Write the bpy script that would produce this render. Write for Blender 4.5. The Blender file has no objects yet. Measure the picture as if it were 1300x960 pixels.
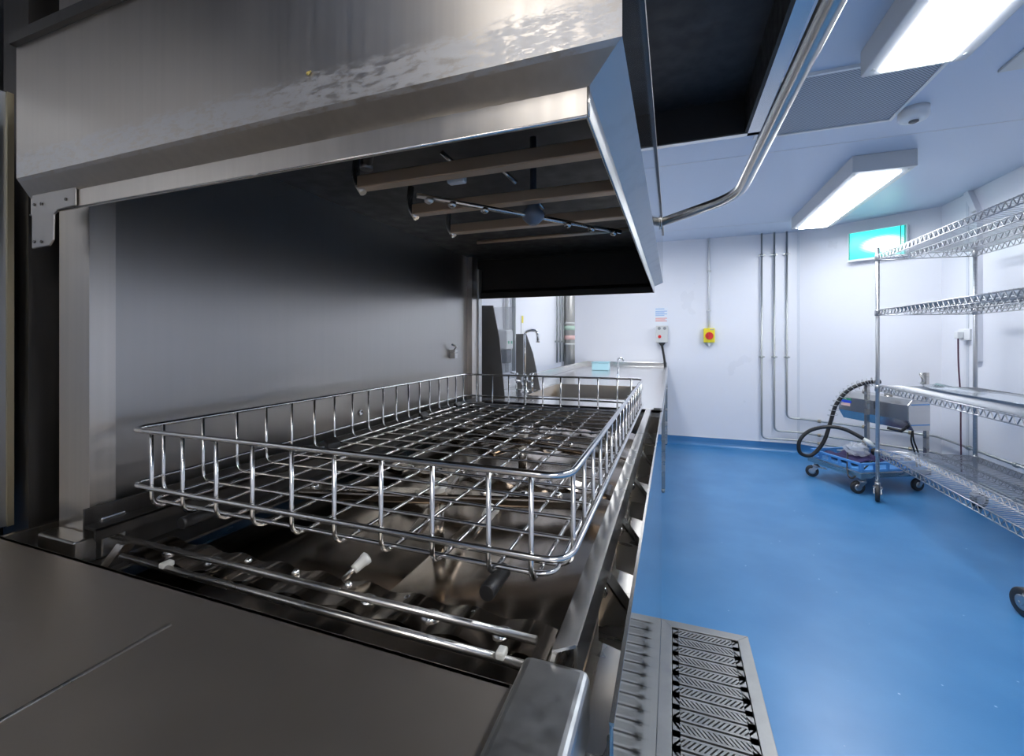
import bpy, bmesh, math, random
from mathutils import Vector, Matrix
random.seed(7)
S = bpy.context.scene
COL = S.collection
PI = math.pi
# ------------------------------------------------------------------ camera
F, YAW, HX, HY, H = 554.0, math.radians(20.2), 650.0, 432.5, 1.21
cd = bpy.data.cameras.new('camera'); cam = bpy.data.objects.new('camera', cd); COL.objects.link(cam)
cd.sensor_width = 36; cd.lens = F/1300*36; cd.clip_start = .02
cd.shift_y = -(480-HY)/1300
cam.location = (0, 0, H); cam.rotation_euler = (PI/2, 0, YAW)
S.camera = cam
cs, sn = math.cos(YAW), math.sin(YAW)
def at(px, py, Y=None, X=None, Z=None):
    """the point of the room seen at a place of the photograph, on a given plane"""
    a, b = (px-HX)/F, (HY-py)/F
    d = Vector((a*cs-sn, a*sn+cs, b))
    if Y is not None: t = Y/d.y
    elif X is not None: t = X/d.x
    else: t = (Z-H)/d.z
    return Vector((0, 0, H))+d*t

# ------------------------------------------------------------------ materials
MATS = {}
def mat(name, col, rough=.5, metal=0, **k):
    if name in MATS: return MATS[name]
    m = bpy.data.materials.new(name); m.use_nodes = True; nt = m.node_tree; N, L = nt.nodes, nt.links
    p = N['Principled BSDF']
    p.inputs['Base Color'].default_value = (*col, 1); p.inputs['Roughness'].default_value = rough
    p.inputs['Metallic'].default_value = metal
    if 'emit' in k:
        p.inputs['Emission Color'].default_value = (*k.get('ecol', col), 1); p.inputs['Emission Strength'].default_value = k['emit']
    if 'trans' in k: p.inputs['Transmission Weight'].default_value = k['trans']; p.inputs['IOR'].default_value = k.get('ior', 1.4)
    if 'alpha' in k: p.inputs['Alpha'].default_value = k['alpha']
    if 'coat' in k: p.inputs['Coat Weight'].default_value = k['coat']
    if 'noise' in k:      # (scale vector, colour spread, roughness spread, bump)
        sc, cv, rv, bp = k['noise']
        tc = N.new('ShaderNodeTexCoord'); mp = N.new('ShaderNodeMapping'); mp.inputs['Scale'].default_value = sc
        L.new(tc.outputs['Object'], mp.inputs['Vector'])
        nz = N.new('ShaderNodeTexNoise'); nz.inputs['Scale'].default_value = 1; nz.inputs['Detail'].default_value = 5
        L.new(mp.outputs[0], nz.inputs['Vector'])
        r = N.new('ShaderNodeMapRange'); r.inputs[1].default_value = .3; r.inputs[2].default_value = .7
        r.inputs[3].default_value = max(0.02, rough-rv); r.inputs[4].default_value = rough+rv
        L.new(nz.outputs[0], r.inputs[0]); L.new(r.outputs[0], p.inputs['Roughness'])
        cr = N.new('ShaderNodeMapRange'); cr.inputs[1].default_value = .3; cr.inputs[2].default_value = .7
        cr.inputs[3].default_value = 1-cv; cr.inputs[4].default_value = 1+cv
        L.new(nz.outputs[0], cr.inputs[0])
        mx = N.new('ShaderNodeVectorMath'); mx.operation = 'SCALE'; mx.inputs[0].default_value = col
        L.new(cr.outputs[0], mx.inputs['Scale']); L.new(mx.outputs[0], p.inputs['Base Color'])
        if bp:
            b = N.new('ShaderNodeBump'); b.inputs['Strength'].default_value = bp; b.inputs['Distance'].default_value = .002
            L.new(nz.outputs[0], b.inputs['Height']); L.new(b.outputs[0], p.inputs['Normal'])
        if 'stain' in k:  # limescale band along the lower edge of the panel
            sp = N.new('ShaderNodeSeparateXYZ'); L.new(tc.outputs['Object'], sp.inputs[0])
            n4 = N.new('ShaderNodeTexNoise'); n4.inputs['Scale'].default_value = 65; n4.inputs['Detail'].default_value = 8; n4.inputs['Roughness'].default_value = .75
            m4 = N.new('ShaderNodeMapping'); m4.inputs['Scale'].default_value = (1,1,3); L.new(tc.outputs['Object'], m4.inputs[0]); L.new(m4.outputs[0], n4.inputs['Vector'])
            a4 = N.new('ShaderNodeMath'); a4.operation = 'MULTIPLY_ADD'; a4.inputs[1].default_value = -.05; L.new(n4.outputs[0], a4.inputs[0]); L.new(sp.outputs['Z'], a4.inputs[2])
            r4 = N.new('ShaderNodeMapRange'); r4.inputs[1].default_value = 1.458; r4.inputs[2].default_value = 1.468; r4.inputs[3].default_value = 1; r4.inputs[4].default_value = 0; L.new(a4.outputs[0], r4.inputs[0])
            g4 = N.new('ShaderNodeMath'); g4.operation = 'GREATER_THAN'; g4.inputs[1].default_value = 1.452; L.new(sp.outputs['Z'], g4.inputs[0])
            h4 = N.new('ShaderNodeMapRange'); h4.inputs[1].default_value = .42; h4.inputs[2].default_value = .5; L.new(n4.outputs[0], h4.inputs[0])
            p4 = N.new('ShaderNodeMath'); p4.operation = 'MULTIPLY'; L.new(r4.outputs[0], p4.inputs[0]); L.new(g4.outputs[0], p4.inputs[1])
            q4 = N.new('ShaderNodeMath'); q4.operation = 'MULTIPLY'; L.new(p4.outputs[0], q4.inputs[0]); L.new(h4.outputs[0], q4.inputs[1])
            x4 = N.new('ShaderNodeMix'); x4.data_type = 'RGBA'; x4.inputs[7].default_value = (.66,.65,.64,1); L.new(mx.outputs[0], x4.inputs[6]); L.new(q4.outputs[0], x4.inputs[0]); L.new(x4.outputs[2], p.inputs['Base Color'])
            y4 = N.new('ShaderNodeMath'); y4.operation = 'MULTIPLY_ADD'; y4.inputs[1].default_value = .16; L.new(q4.outputs[0], y4.inputs[0]); L.new(r.outputs[0], y4.inputs[2]); L.new(y4.outputs[0], p.inputs['Roughness'])
        if 'spots' in k:  # water marks / smears: large patchy roughness and tint
            n2 = N.new('ShaderNodeTexNoise'); n2.inputs['Scale'].default_value = k['spots'][0]; n2.inputs['Detail'].default_value = 7; n2.inputs['Roughness'].default_value = .65
            L.new(tc.outputs['Object'], n2.inputs['Vector'])
            r2 = N.new('ShaderNodeMapRange'); r2.inputs[1].default_value = .5; r2.inputs[2].default_value = .62
            r2.inputs[3].default_value = 0; r2.inputs[4].default_value = k['spots'][1]
            L.new(n2.outputs[0], r2.inputs[0])
            ad = N.new('ShaderNodeMath'); ad.operation = 'ADD'; L.new(r.outputs[0], ad.inputs[0]); L.new(r2.outputs[0], ad.inputs[1])
            L.new(ad.outputs[0], p.inputs['Roughness'])
    MATS[name] = m; return m
steel   = mat('brushed_steel', (.57,.55,.52), .27, 1, noise=((3,3,14), .02, .02, 0))
steelh  = mat('brushed_steel_horizontal_grain', (.56,.545,.52), .30, 1, noise=((3,160,160), .05, .06, .02), spots=(9, .12))
steelp  = mat('hood_panel_steel', (.60,.56,.51), .33, 1, noise=((90,90,2), .04, .03, 0), stain=1)
flarem  = mat('flare_steel', (.56,.55,.54), .36, 1, noise=((3,3,3), .03, .03, 0), spots=(16,.14))
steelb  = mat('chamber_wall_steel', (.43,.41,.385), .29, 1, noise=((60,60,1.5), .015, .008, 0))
sidem   = mat('hood_side_steel', (.55,.55,.55), .09, 1)
mirror  = mat('polished_steel', (.62,.62,.62), .07, 1, noise=((2,2,40), .02, .03, 0))
tabl    = mat('worktop_steel', (.74,.735,.73), .24, 1, noise=((6,.6,.6), .02, .03, 0))
matte   = mat('bead_blasted_steel', (.56,.51,.455), .42, 1, noise=((5,5,5), .05, .03, 0))
sumps   = mat('wash_tank_steel', (.40,.34,.28), .16, 1, noise=((6,6,6), .08, .05, 0))
darkst  = mat('dark_steel', (.13,.125,.12), .42, 1, noise=((60,60,4), .08, .06, 0))
blackin = mat('interior_shade_black', (.018,.018,.02), .55, .2, noise=((20,20,20), .1, .1, 0))  # shade inside the canopy and drain, put into the colour
hoodin  = mat('hood_lining_shade_steel', (.035,.032,.03), .5, .7, noise=((20,20,20), .15, .1, 0))  # lining darkened: the shade under the raised hood is in its colour
wire    = mat('polished_wire', (.66,.655,.65), .16, 1)
chrome  = mat('chrome', (.78,.78,.79), .07, 1)
zinc    = mat('zinc_plated_wire', (.50,.505,.52), .36, 1)
brownst = mat('tinted_steel_tube', (.50,.37,.26), .42, .55)
conduit = mat('galvanised_pipe', (.40,.42,.41), .38, .9)
wallm   = mat('white_hygienic_wall_panel', (.80,.81,.86), .32, 0, noise=((1.2,1.2,1.2), .015, .05, 0))
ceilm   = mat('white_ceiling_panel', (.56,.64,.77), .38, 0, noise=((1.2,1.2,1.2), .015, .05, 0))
jointm  = mat('panel_joint_strip', (.66,.69,.75), .4)
plast   = mat('white_plastic', (.78,.79,.80), .35)
lightb  = mat('lamp_housing_white', (.60,.61,.62), .4)
greyp   = mat('grey_plastic', (.62,.63,.62), .4)
rubber  = mat('black_rubber', (.012,.012,.013), .45)
tyre    = mat('dark_tyre', (.03,.03,.033), .5)
yellow  = mat('yellow_plastic', (.85,.72,.02), .35)
red     = mat('red_plastic', (.75,.03,.03), .3)
bluep   = mat('blue_plastic', (.10,.33,.72), .4)
paleb   = mat('pale_blue_plastic', (.52,.82,.90), .35)
green   = mat('green_plastic', (.02,.45,.22), .4)
purple  = mat('dark_purple_cloth', (.03,.02,.09), .6)
nozz    = mat('translucent_white_nylon', (.72,.73,.70), .35)
clear   = mat('clear_polythene', (.85,.88,.92), .18, 0, alpha=.45)
paper   = mat('paper', (.78,.82,.88), .6)
inkb    = mat('blue_print', (.25,.45,.75), .6)
inkr    = mat('red_print', (.80,.30,.25), .6)
inkd    = mat('grey_print', (.35,.37,.42), .6)
lampm   = mat('lamp_diffuser', (.9,.95,1), .4, emit=11, ecol=(.93,.96,1.0))
lamps   = mat('lamp_diffuser_dimmer', (.9,.95,1), .4, emit=6.5, ecol=(.95,.97,1.0))
lampw   = mat('lamp_diffuser_neutral', (1,.97,.93), .4, emit=14, ecol=(1.0,.94,.87))
exitm   = mat('exit_sign_panel', (.0,.5,.45), .3, emit=.8, ecol=(.02,.85,.72))
exitw   = mat('exit_sign_bright', (.7,1,.95), .3, emit=2, ecol=(.5,1.0,.9))
yellst  = mat('limescale_yellow', (.55,.42,.12), .6)
def floor_mat():
    m = mat('blue_safety_vinyl', (.055,.215,.46), .33); nt = m.node_tree; N, L = nt.nodes, nt.links; p = N['Principled BSDF']
    tc = N.new('ShaderNodeTexCoord'); v = N.new('ShaderNodeTexVoronoi'); v.inputs['Scale'].default_value = 9
    L.new(tc.outputs['Object'], v.inputs['Vector'])
    r = N.new('ShaderNodeMapRange'); r.inputs[1].default_value = .02; r.inputs[2].default_value = .045; r.inputs[3].default_value = 1; r.inputs[4].default_value = 0
    L.new(v.outputs['Distance'], r.inputs[0])
    n = N.new('ShaderNodeTexNoise'); n.inputs['Scale'].default_value = 3; n.inputs['Detail'].default_value = 8; L.new(tc.outputs['Object'], n.inputs['Vector'])
    ra = N.new('ShaderNodeValToRGB'); ra.color_ramp.elements[0].position = .35; ra.color_ramp.elements[1].position = .7
    ra.color_ramp.elements[0].color = (.045,.195,.43,1); ra.color_ramp.elements[1].color = (.070,.240,.49,1); L.new(n.outputs[0], ra.inputs[0])
    mx = N.new('ShaderNodeMix'); mx.data_type = 'RGBA'; mx.inputs[7].default_value = (.35,.5,.72,1)
    L.new(ra.outputs[0], mx.inputs[6]); L.new(r.outputs[0], mx.inputs[0]); L.new(mx.outputs[2], p.inputs['Base Color'])
    n3 = N.new('ShaderNodeTexNoise'); n3.inputs['Scale'].default_value = 260; L.new(tc.outputs['Object'], n3.inputs['Vector'])
    b = N.new('ShaderNodeBump'); b.inputs['Strength'].default_value = .25; b.inputs['Distance'].default_value = .001
    L.new(n3.outputs[0], b.inputs['Height']); L.new(b.outputs[0], p.inputs['Normal'])
    return m
vinyl = floor_mat()
def perf_mat():
    m = mat('perforated_grille', (.45,.5,.56), .5); nt = m.node_tree; N, L = nt.nodes, nt.links; p = N['Principled BSDF']
    tc = N.new('ShaderNodeTexCoord'); mp = N.new('ShaderNodeMapping'); mp.inputs['Scale'].default_value = (105,105,1); mp.inputs['Rotation'].default_value = (0,0,PI/4)
    L.new(tc.outputs['Object'], mp.inputs['Vector'])
    fr = N.new('ShaderNodeVectorMath'); fr.operation = 'FRACTION'; L.new(mp.outputs[0], fr.inputs[0])
    su = N.new('ShaderNodeVectorMath'); su.operation = 'SUBTRACT'; su.inputs[1].default_value = (.5,.5,0); L.new(fr.outputs[0], su.inputs[0])
    se = N.new('ShaderNodeVectorMath'); se.operation = 'MULTIPLY'; se.inputs[1].default_value = (1,1,0); L.new(su.outputs[0], se.inputs[0])
    le = N.new('ShaderNodeVectorMath'); le.operation = 'LENGTH'; L.new(se.outputs[0], le.inputs[0])
    r = N.new('ShaderNodeMapRange'); r.inputs[1].default_value = .28; r.inputs[2].default_value = .36; L.new(le.outputs['Value'], r.inputs[0])
    mx = N.new('ShaderNodeMix'); mx.data_type = 'RGBA'; mx.inputs[6].default_value = (.03,.035,.045,1); mx.inputs[7].default_value = (.42,.47,.54,1)
    L.new(r.outputs[0], mx.inputs[0]); L.new(mx.outputs[2], p.inputs['Base Color'])
    return m
perf = perf_mat()

# ------------------------------------------------------------------ mesh builder
class MB:
    def __init__(s): s.v = []; s.f = []; s.sm = []
    def add(s, vs, fs, smooth=False):
        o = len(s.v); s.v += [Vector(v) for v in vs]; s.f += [tuple(o+i for i in f) for f in fs]; s.sm += [smooth]*len(fs); return s
    def hexa(s, p):    # 8 points: bottom 4 ccw, top 4 ccw
        return s.add(p, [(3,2,1,0),(4,5,6,7),(0,1,5,4),(1,2,6,5),(2,3,7,6),(3,0,4,7)])
    def box(s, x0, x1, y0, y1, z0, z1):
        return s.hexa([(x0,y0,z0),(x1,y0,z0),(x1,y1,z0),(x0,y1,z0),(x0,y0,z1),(x1,y0,z1),(x1,y1,z1),(x0,y1,z1)])
    def obox(s, c, u, v, w):   # centre and three half vectors
        c, u, v, w = map(Vector, (c, u, v, w))
        return s.hexa([c-u-v-w, c+u-v-w, c+u+v-w, c-u+v-w, c-u-v+w, c+u-v+w, c+u+v+w, c-u+v+w])
    def prism(s, poly, d):     # polygon (3-D points) extruded along d
        n = len(poly); d = Vector(d); P = [Vector(p) for p in poly]
        return s.add(P+[p+d for p in P], [tuple(range(n-1,-1,-1)), tuple(range(n, 2*n))]+[(i,(i+1)%n,n+(i+1)%n,n+i) for i in range(n)])
    def tube(s, pts, r, n=8, closed=False, sq=False):
        P = [Vector(p) for p in pts]; m = len(P)
        if m < 2: return s
        T = []
        for i in range(m):
            a = P[(i-1) % m] if (closed or i > 0) else P[i]
            b = P[(i+1) % m] if (closed or i < m-1) else P[i]
            T.append((b-a).normalized())
        up = Vector((0,0,1)) if abs(T[0].z) < .9 else Vector((1,0,0))
        u = T[0].cross(up).normalized(); vs = []
        off = PI/4 if n == 4 else 0
        for i in range(m):
            u = (u-T[i]*u.dot(T[i])); u.normalize(); w = T[i].cross(u)
            k = 1.0
            if (closed or 0 < i < m-1):
                c = max(.5, (P[i]-P[i-1]).normalized().dot(T[i])); k = 1.0/c
            rr = r[i] if isinstance(r, (list, tuple)) else r
            for j in range(n):
                a = 2*PI*j/n+off; vs.append(P[i]+(u*math.cos(a)+w*math.sin(a))*rr*(1+(k-1)*.5))
        fs = []
        for i in range(m if closed else m-1):
            k = (i+1) % m
            for j in range(n): fs.append((i*n+j, i*n+(j+1)%n, k*n+(j+1)%n, k*n+j))
        o = len(s.v); s.add(vs, fs, n > 4)
        if not closed: s.f += [tuple(o+j for j in range(n-1,-1,-1)), tuple(o+(m-1)*n+j for j in range(n))]; s.sm += [False, False]
        return s
    def cyl(s, a, b, r, n=20, r2=None): return s.tube([a, b], [r, r if r2 is None else r2], n)
    def lathe(s, c, ax, prof, n=24):  # prof: (radius, height) pairs along ax
        c = Vector(c); ax = Vector(ax).normalized(); up = Vector((0,0,1)) if abs(ax.z) < .9 else Vector((1,0,0))
        u = ax.cross(up).normalized(); w = ax.cross(u); vs = []; m = len(prof)
        for r, h in prof:
            for j in range(n): a = 2*PI*j/n; vs.append(c+ax*h+(u*math.cos(a)+w*math.sin(a))*max(r, 1e-4))
        fs = [(i*n+j, i*n+(j+1)%n, (i+1)*n+(j+1)%n, (i+1)*n+j) for i in range(m-1) for j in range(n)]
        o = len(s.v); s.add(vs, fs, True)
        s.f += [tuple(o+j for j in range(n-1,-1,-1)), tuple(o+(m-1)*n+j for j in range(n))]; s.sm += [False, False]
        return s
    def sphere(s, c, r, n=12, sq=(1,1,1)):
        m = n//2; c = Vector(c); vs = []; fs = []
        for i in range(m+1):
            t = PI*i/m
            for j in range(n):
                a = 2*PI*j/n; vs.append(c+Vector((math.sin(t)*math.cos(a)*sq[0], math.sin(t)*math.sin(a)*sq[1], math.cos(t)*sq[2]))*r)
        fs = [(i*n+j, (i+1)*n+j, (i+1)*n+(j+1)%n, i*n+(j+1)%n) for i in range(m) for j in range(n)]
        return s.add(vs, fs, True)
    def build(s, name, m, parent=None, bevel=0, seg=2):
        me = bpy.data.meshes.new(name); me.from_pydata([tuple(v) for v in s.v], [], s.f); me.update()
        bm = bmesh.new(); bm.from_mesh(me); bmesh.ops.recalc_face_normals(bm, faces=bm.faces)
        bm.to_mesh(me); bm.free()
        for i, p in enumerate(me.polygons): p.use_smooth = s.sm[i] if i < len(s.sm) else False
        me.materials.append(m)
        o = bpy.data.objects.new(name, me); COL.objects.link(o)
        if parent:
            o.parent = parent
            M = Matrix.Identity(4); q = parent
            while q: M = Matrix.LocRotScale(q.location, q.rotation_euler, None) @ M; q = q.parent
            o.matrix_parent_inverse = Matrix.Identity(4); me.transform(M.inverted())
        if bevel:
            b = o.modifiers.new('bevel', 'BEVEL'); b.width = bevel; b.segments = seg; b.limit_method = 'ANGLE'; b.angle_limit = math.radians(40)
        return o
def fillet(pts, r, k=5, closed=False):
    P = [Vector(p) for p in pts]; out = []; m = len(P)
    for i in range(m):
        if not closed and i in (0, m-1): out.append(P[i]); continue
        a, b, c = P[i-1], P[i], P[(i+1) % m]
        d1, d2 = (a-b), (c-b); rr = min(r, d1.length*.49, d2.length*.49)
        p, q = b+d1.normalized()*rr, b+d2.normalized()*rr
        for j in range(k+1):
            t = j/k; out.append(p*(1-t)**2+b*2*t*(1-t)+q*t*t)
    return out
def spline(pts, k=8):
    P = [Vector(p) for p in pts]; P = [P[0]*2-P[1]]+P+[P[-1]*2-P[-2]]; out = []
    for i in range(1, len(P)-2):
        a, b, c, d = P[i-1:i+3]
        for j in range(k):
            t = j/k; out.append(.5*((2*b)+(c-a)*t+(2*a-5*b+4*c-d)*t*t+(3*b-a-3*c+d)*t**3))
    out.append(P[-2]); return out
def tag(o, label, cat, group=None):
    o['label'] = label; o['category'] = cat
    if group: o['group'] = group
    return o
def thing(name, label, cat, loc, rz=0, group=None):
    o = bpy.data.objects.new(name, None); COL.objects.link(o); o.location = loc; o.rotation_euler = (0,0,rz); o.empty_display_size = .1
    return tag(o, label, cat, group)
def struct(name, mb, m): o = mb.build(name, m); o['kind'] = 'structure'; return o
def copy_tree(o, parent=None):
    c = o.copy(); COL.objects.link(c); c.parent = parent
    for ch in list(o.children): copy_tree(ch, c)
    return c

# ------------------------------------------------------------------ room
XL, XR, YF, YN, ZC = -1.2, 2.20, 5.46, -2.3, 2.38
KX, KY = 1.28, 4.86      # the kink of the far wall and where it meets the right wall
poly = [(XL,YN),(XR,YN),(XR,KY),(KX,YF),(XL,YF)]
f = MB(); f.prism([(x,y,-.1) for x,y in [(XL-.1,YN-.1),(XR+.1,YN-.1),(XR+.1,KY+.1),(KX+.05,YF+.1),(XL-.1,YF+.1)]], (0,0,.1)); struct('floor', f, vinyl)
f = MB(); f.prism([(x,y,ZC) for x,y in [(XL-.1,YN-.1),(XR+.1,YN-.1),(XR+.1,KY+.1),(KX+.05,YF+.1),(XL-.1,YF+.1)]], (0,0,.1)); struct('ceiling', f, ceilm)
def wall(name, a, b, m=wallm, th=.1):
    a, b = Vector((*a,0)), Vector((*b,0)); d = (b-a).normalized(); n = Vector((d.y,-d.x,0))
    c = Vector((.5,2,0)); 
    if n.dot(c-a) > 0: n = -n
    w = MB(); w.prism([a, b, b+n*th, a+n*th], (0,0,ZC)); return struct(name, w, m)
wall('wall_far', (XL-.1,YF), (KX,YF)); wall('wall_angled', (KX,YF), (XR,KY)); wall('wall_right', (XR,KY), (XR,YN-.1))
wall('wall_left', (XL,YF), (XL,YN-.1)); wall('wall_near', (XL,YN), (XR,YN))
def cove(name, a, b):
    a, b = Vector((*a,0)), Vector((*b,0)); d = (b-a).normalized(); n = Vector((-d.y,d.x,0))
    if n.dot(Vector((.5,2,0))-a) < 0: n = -n
    prof = [(0,.0),(.045,.0),(.03,.004),(.018,.012),(.009,.025),(.005,.045),(.004,.1),(0,.1)]
    w = MB(); P = [a+n*x+Vector((0,0,z)) for x,z in prof]; w.prism(P, b-a); o = struct(name, w, vinyl)
    w = MB(); w.prism([a+n*x+Vector((0,0,z)) for x,z in ((0,.1),(.006,.1),(.006,.108),(0,.108))], b-a); c = w.build('capping_strip', plast, o)
cove('baseboard_far', (XL,YF), (KX,YF)); cove('baseboard_angled', (KX,YF), (XR,KY)); cove('baseboard_right', (XR,KY), (XR,YN))
# joint strips of the wall and ceiling cladding
w = MB()
for x in (KX-.012,): w.box(x-.012, x+.012, YF-.004, YF, .11, ZC)
struct('trim_1', w, jointm)
w = MB()
for y in (4.5, 3.1): w.box(XR-.004, XR, y-.015, y+.015, .11, ZC)
struct('trim_2', w, jointm)
w = MB()
for y in (4.95, 3.1, 1.6): w.box(XL, XR, y-.003, y+.003, ZC-.0015, ZC)
struct('trim_3', w, jointm)
w = MB(); w.box(XL, XL+.004, YN, 2.02, .11, ZC); struct('trim_4', w, mat('added_dark_lining',(.20,.21,.23),.35,1))  # dark lining added to darken this wall and its reflection in the hood
wf = (Vector((XR,KY,0))-Vector((KX,YF,0))).normalized(); wn = Vector((wf.y,-wf.x,0))
if wn.y > 0: wn = -wn
def onw(px, py, off=0):   # a point on the angled wall
    a, b = (px-HX)/F, (HY-py)/F; d = Vector((a*cs-sn, a*sn+cs, b)); p0 = Vector((KX,YF,0))+wn*off
    t = (p0.dot(wn))/(d.dot(wn)); return Vector((0,0,H))+d*t

# ------------------------------------------------------------------ pot washer
XF = -.045                         # front face of the machine and the tabling
washer = thing('pot_washing_machine', 'large stainless steel pot washer with raised hood, standing open in foreground', 'dishwasher', (-.5,1.15,0))
p = MB(); p.box(XF-.003, XF, .36, 2.0, .015, .897); p.build('front_panel', mirror, washer); MB().box(XF-.0035, XF+.0005, .36, 2.0, .897, .9).build('panel_edge', steel, washer)
p = MB(); p.box(-1.0, XF-.004, .36, .37, .1, .86).box(-1.0, XF-.004, 1.99, 2.0, .1, .88).box(-1.0, -.99, .37, 1.99, .1, .9); p.build('base_casing', steel, washer)
for x, y in ((-.12,.45),(-.9,.45),(-.12,1.9),(-.9,1.9)):
    p = MB(); p.cyl((x,y,0),(x,y,.012),.03).cyl((x,y,.012),(x,y,.12),.02); p.build('foot', steel, washer)
# tank
p = MB(); p.hexa([(-.86,.40,.80),(-.45,.40,.775),(-.45,1.93,.775),(-.86,1.93,.80),(-.86,.40,.81),(-.45,.40,.785),(-.45,1.93,.785),(-.86,1.93,.81)])
p.hexa([(-.45,.40,.775),(-.10,.40,.80),(-.10,1.93,.80),(-.45,1.93,.775),(-.45,.40,.785),(-.10,.40,.81),(-.10,1.93,.81),(-.45,1.93,.785)])
p.build('tank_floor', sumps, washer)
# wavy filter plates with dimples
def filter_plate(y0, y1, z):
    q = MB(); nx = 60; vs = []; x0, x1 = -.84, -.13
    for i in range(nx+1):
        x = x0+(x1-x0)*i/nx; dz = .0035*math.sin(i*.9)
        for y in (y0, y1): vs += [(x,y,z+dz)]
    q.add(vs, [(2*i,2*i+2,2*i+3,2*i+1) for i in range(nx)], True)
    vs = [(v[0], v[1], v[2]-.012) for v in vs]; q.add(vs, [(2*i,2*i+1,2*i+3,2*i+2) for i in range(nx)], True)
    o = q.build('filter_plate', sumps, washer)
    for i in range(7):
        x = x0+.06+i*(x1-x0-.12)/6; q = MB(); q.lathe((x,(y0+y1)/2,z-.004),(0,0,1),[(.013,0),(.013,.003),(.009,.006),(.005,.007),(.005,.003),(0,.003)],16); q.build('dimple', chrome, o)
        if i < 6: MB().lathe((x+.05,y1-.01,z-.004),(0,0,1),[(.006,0),(.006,.004),(.003,.007),(0,.008)],12).build('stud', chrome, o)
filter_plate(.455,.515,.862)
for y in (1.0, 1.35, 1.62): filter_plate(y, y+.07, .862)
# lower wash arms
for y, rz in ((.80,.25),(1.35,-.3)):
    c = Vector((-.46,y,.885)); d = Vector((math.cos(rz),math.sin(rz),0)); e = Vector((-d.y,d.x,0))
    p = MB(); p.obox(c, d*.30, e*.021, Vector((0,0,.011))); p.obox(c+Vector((0,0,-.012)), e*.16, d*.012, Vector((0,0,.008))); o = p.build('wash_arm', sumps, washer, .006, 3)
    p = MB(); MB().cyl(c+Vector((0,0,-.095)),c+Vector((0,0,-.02)),.014,14).build('shaft', steel, o); p.lathe(c+Vector((0,0,-.025)),(0,0,1),[(.02,0),(.02,.01),(.016,.014),(.016,.04),(.021,.045),(.021,.052),(0,.054)],24); p.build('hub', nozz, o)
    for t in (-.27,-.2,-.12,.1,.18,.25): MB().lathe(c+d*t+Vector((0,0,.009)),(0,0,1),[(.009,0),(.009,.006),(.005,.008),(0,.008)],12).build('jet', chrome, o)
# cross tubes at the loading side and their white plastic spigots
p = MB(); p.cyl((-.862,.443,.892),(-.135,.443,.892),.0045,12); p.build('guide_tube', steel, washer)
p = MB(); p.cyl((-.80,.425,.876),(-.13,.425,.876),.005,12); p.build('guide_tube', steel, washer)
for x, y, z in ((-.31,.47,.845),(-.175,.452,.86)):
    pass
def spigot(a, b, r=.008):
    a, b = Vector(a), Vector(b); d = (b-a).normalized(); L = (b-a).length
    q = MB(); q.cyl(a, b, .0045, 10); o = q.build('drain_lever', steel, washer)
    q = MB(); q.lathe(b-d*.026, d, [(r*.8,0),(r*.9,.004),(r,.016),(r*1.15,.018),(r*1.15,.024),(r*.6,.026),(r*.6,.02),(0,.02)], 16); q.build('spigot_cap', nozz, o)
a_ = at(428,752,Y=.49); spigot((a_.x,.50,.868), (a_.x+.018,.535,.890), .008)
spigot((-.33,.70,.86), (-.31,.745,.905), .012)
p = MB(); p.obox((-.168,.425,.883),(.005,0,0),(0,.007,0),(0,0,.004)); p.build('tube_clip', nozz, washer, .002)
p = MB(); p.obox((-.70,.428,.880),(.006,0,0),(0,.008,0),(0,0,.004)); p.build('tube_clip', nozz, washer, .002)
p = MB(); p.hexa([(-.85,.395,.82),(-.832,.395,.82),(-.832,.415,.82),(-.85,.415,.82),(-.822,.43,.89),(-.804,.43,.89),(-.804,.45,.89),(-.822,.45,.89)]); p.build('tube_bracket', steel, washer)
# basket guides, right one leaning over the overflow trough
p = MB(); p.hexa([(-.125,.385,.845),(-.121,.385,.845),(-.121,1.9,.845),(-.125,1.9,.845),(-.103,.385,.925),(-.099,.385,.925),(-.099,1.9,.925),(-.103,1.9,.925)])
p.hexa([(-.103,.385,.925),(-.084,.40,.925),(-.084,1.9,.925),(-.103,1.9,.925),(-.103,.385,.928),(-.084,.40,.928),(-.084,1.9,.928),(-.103,1.9,.928)])
p.box(-.086,-.083,.40,1.9,.885,.927)
p.build('basket_guide', steel, washer)
p = MB(); p.box(-.868,-.864,.41,1.9,.86,.945).box(-.868,-.835,.41,1.9,.915,.919).box(-.839,-.835,.41,1.9,.90,.918).box(-.868,-.80,.41,1.9,.855,.859); p.build('basket_guide', darkst, washer)
# trough and its gussets
p = MB(); p.hexa([(-.11,.37,.70),(-.055,.37,.69),(-.055,1.99,.69),(-.11,1.99,.70),(-.11,.37,.705),(-.055,.37,.695),(-.055,1.99,.695),(-.11,1.99,.705)])
p.box(-.112,-.109,.37,1.99,.70,.86); p.build('overflow_trough', steel, washer)
for y in (.60,.80,1.05,1.32,1.6):
    q = MB(); q.prism([(-.095,y,.885),(-.085,y,.885),(-.05,y,.84),(-.05,y,.79),(-.095,y,.80)], (0,.004,0)); q.prism([(-.085,y,.885),(-.05,y,.84),(-.05,y,.836),(-.085,y,.881)], (0,.03,0)); o = q.build('gusset', steel, washer)
    q = MB(); q.cyl((-.088,y-.012,.872),(-.088,y+.008,.872),.004,6).cyl((-.088,y-.010,.872),(-.088,y-.004,.872),.007,6); q.build('bolt', chrome, o)
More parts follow.
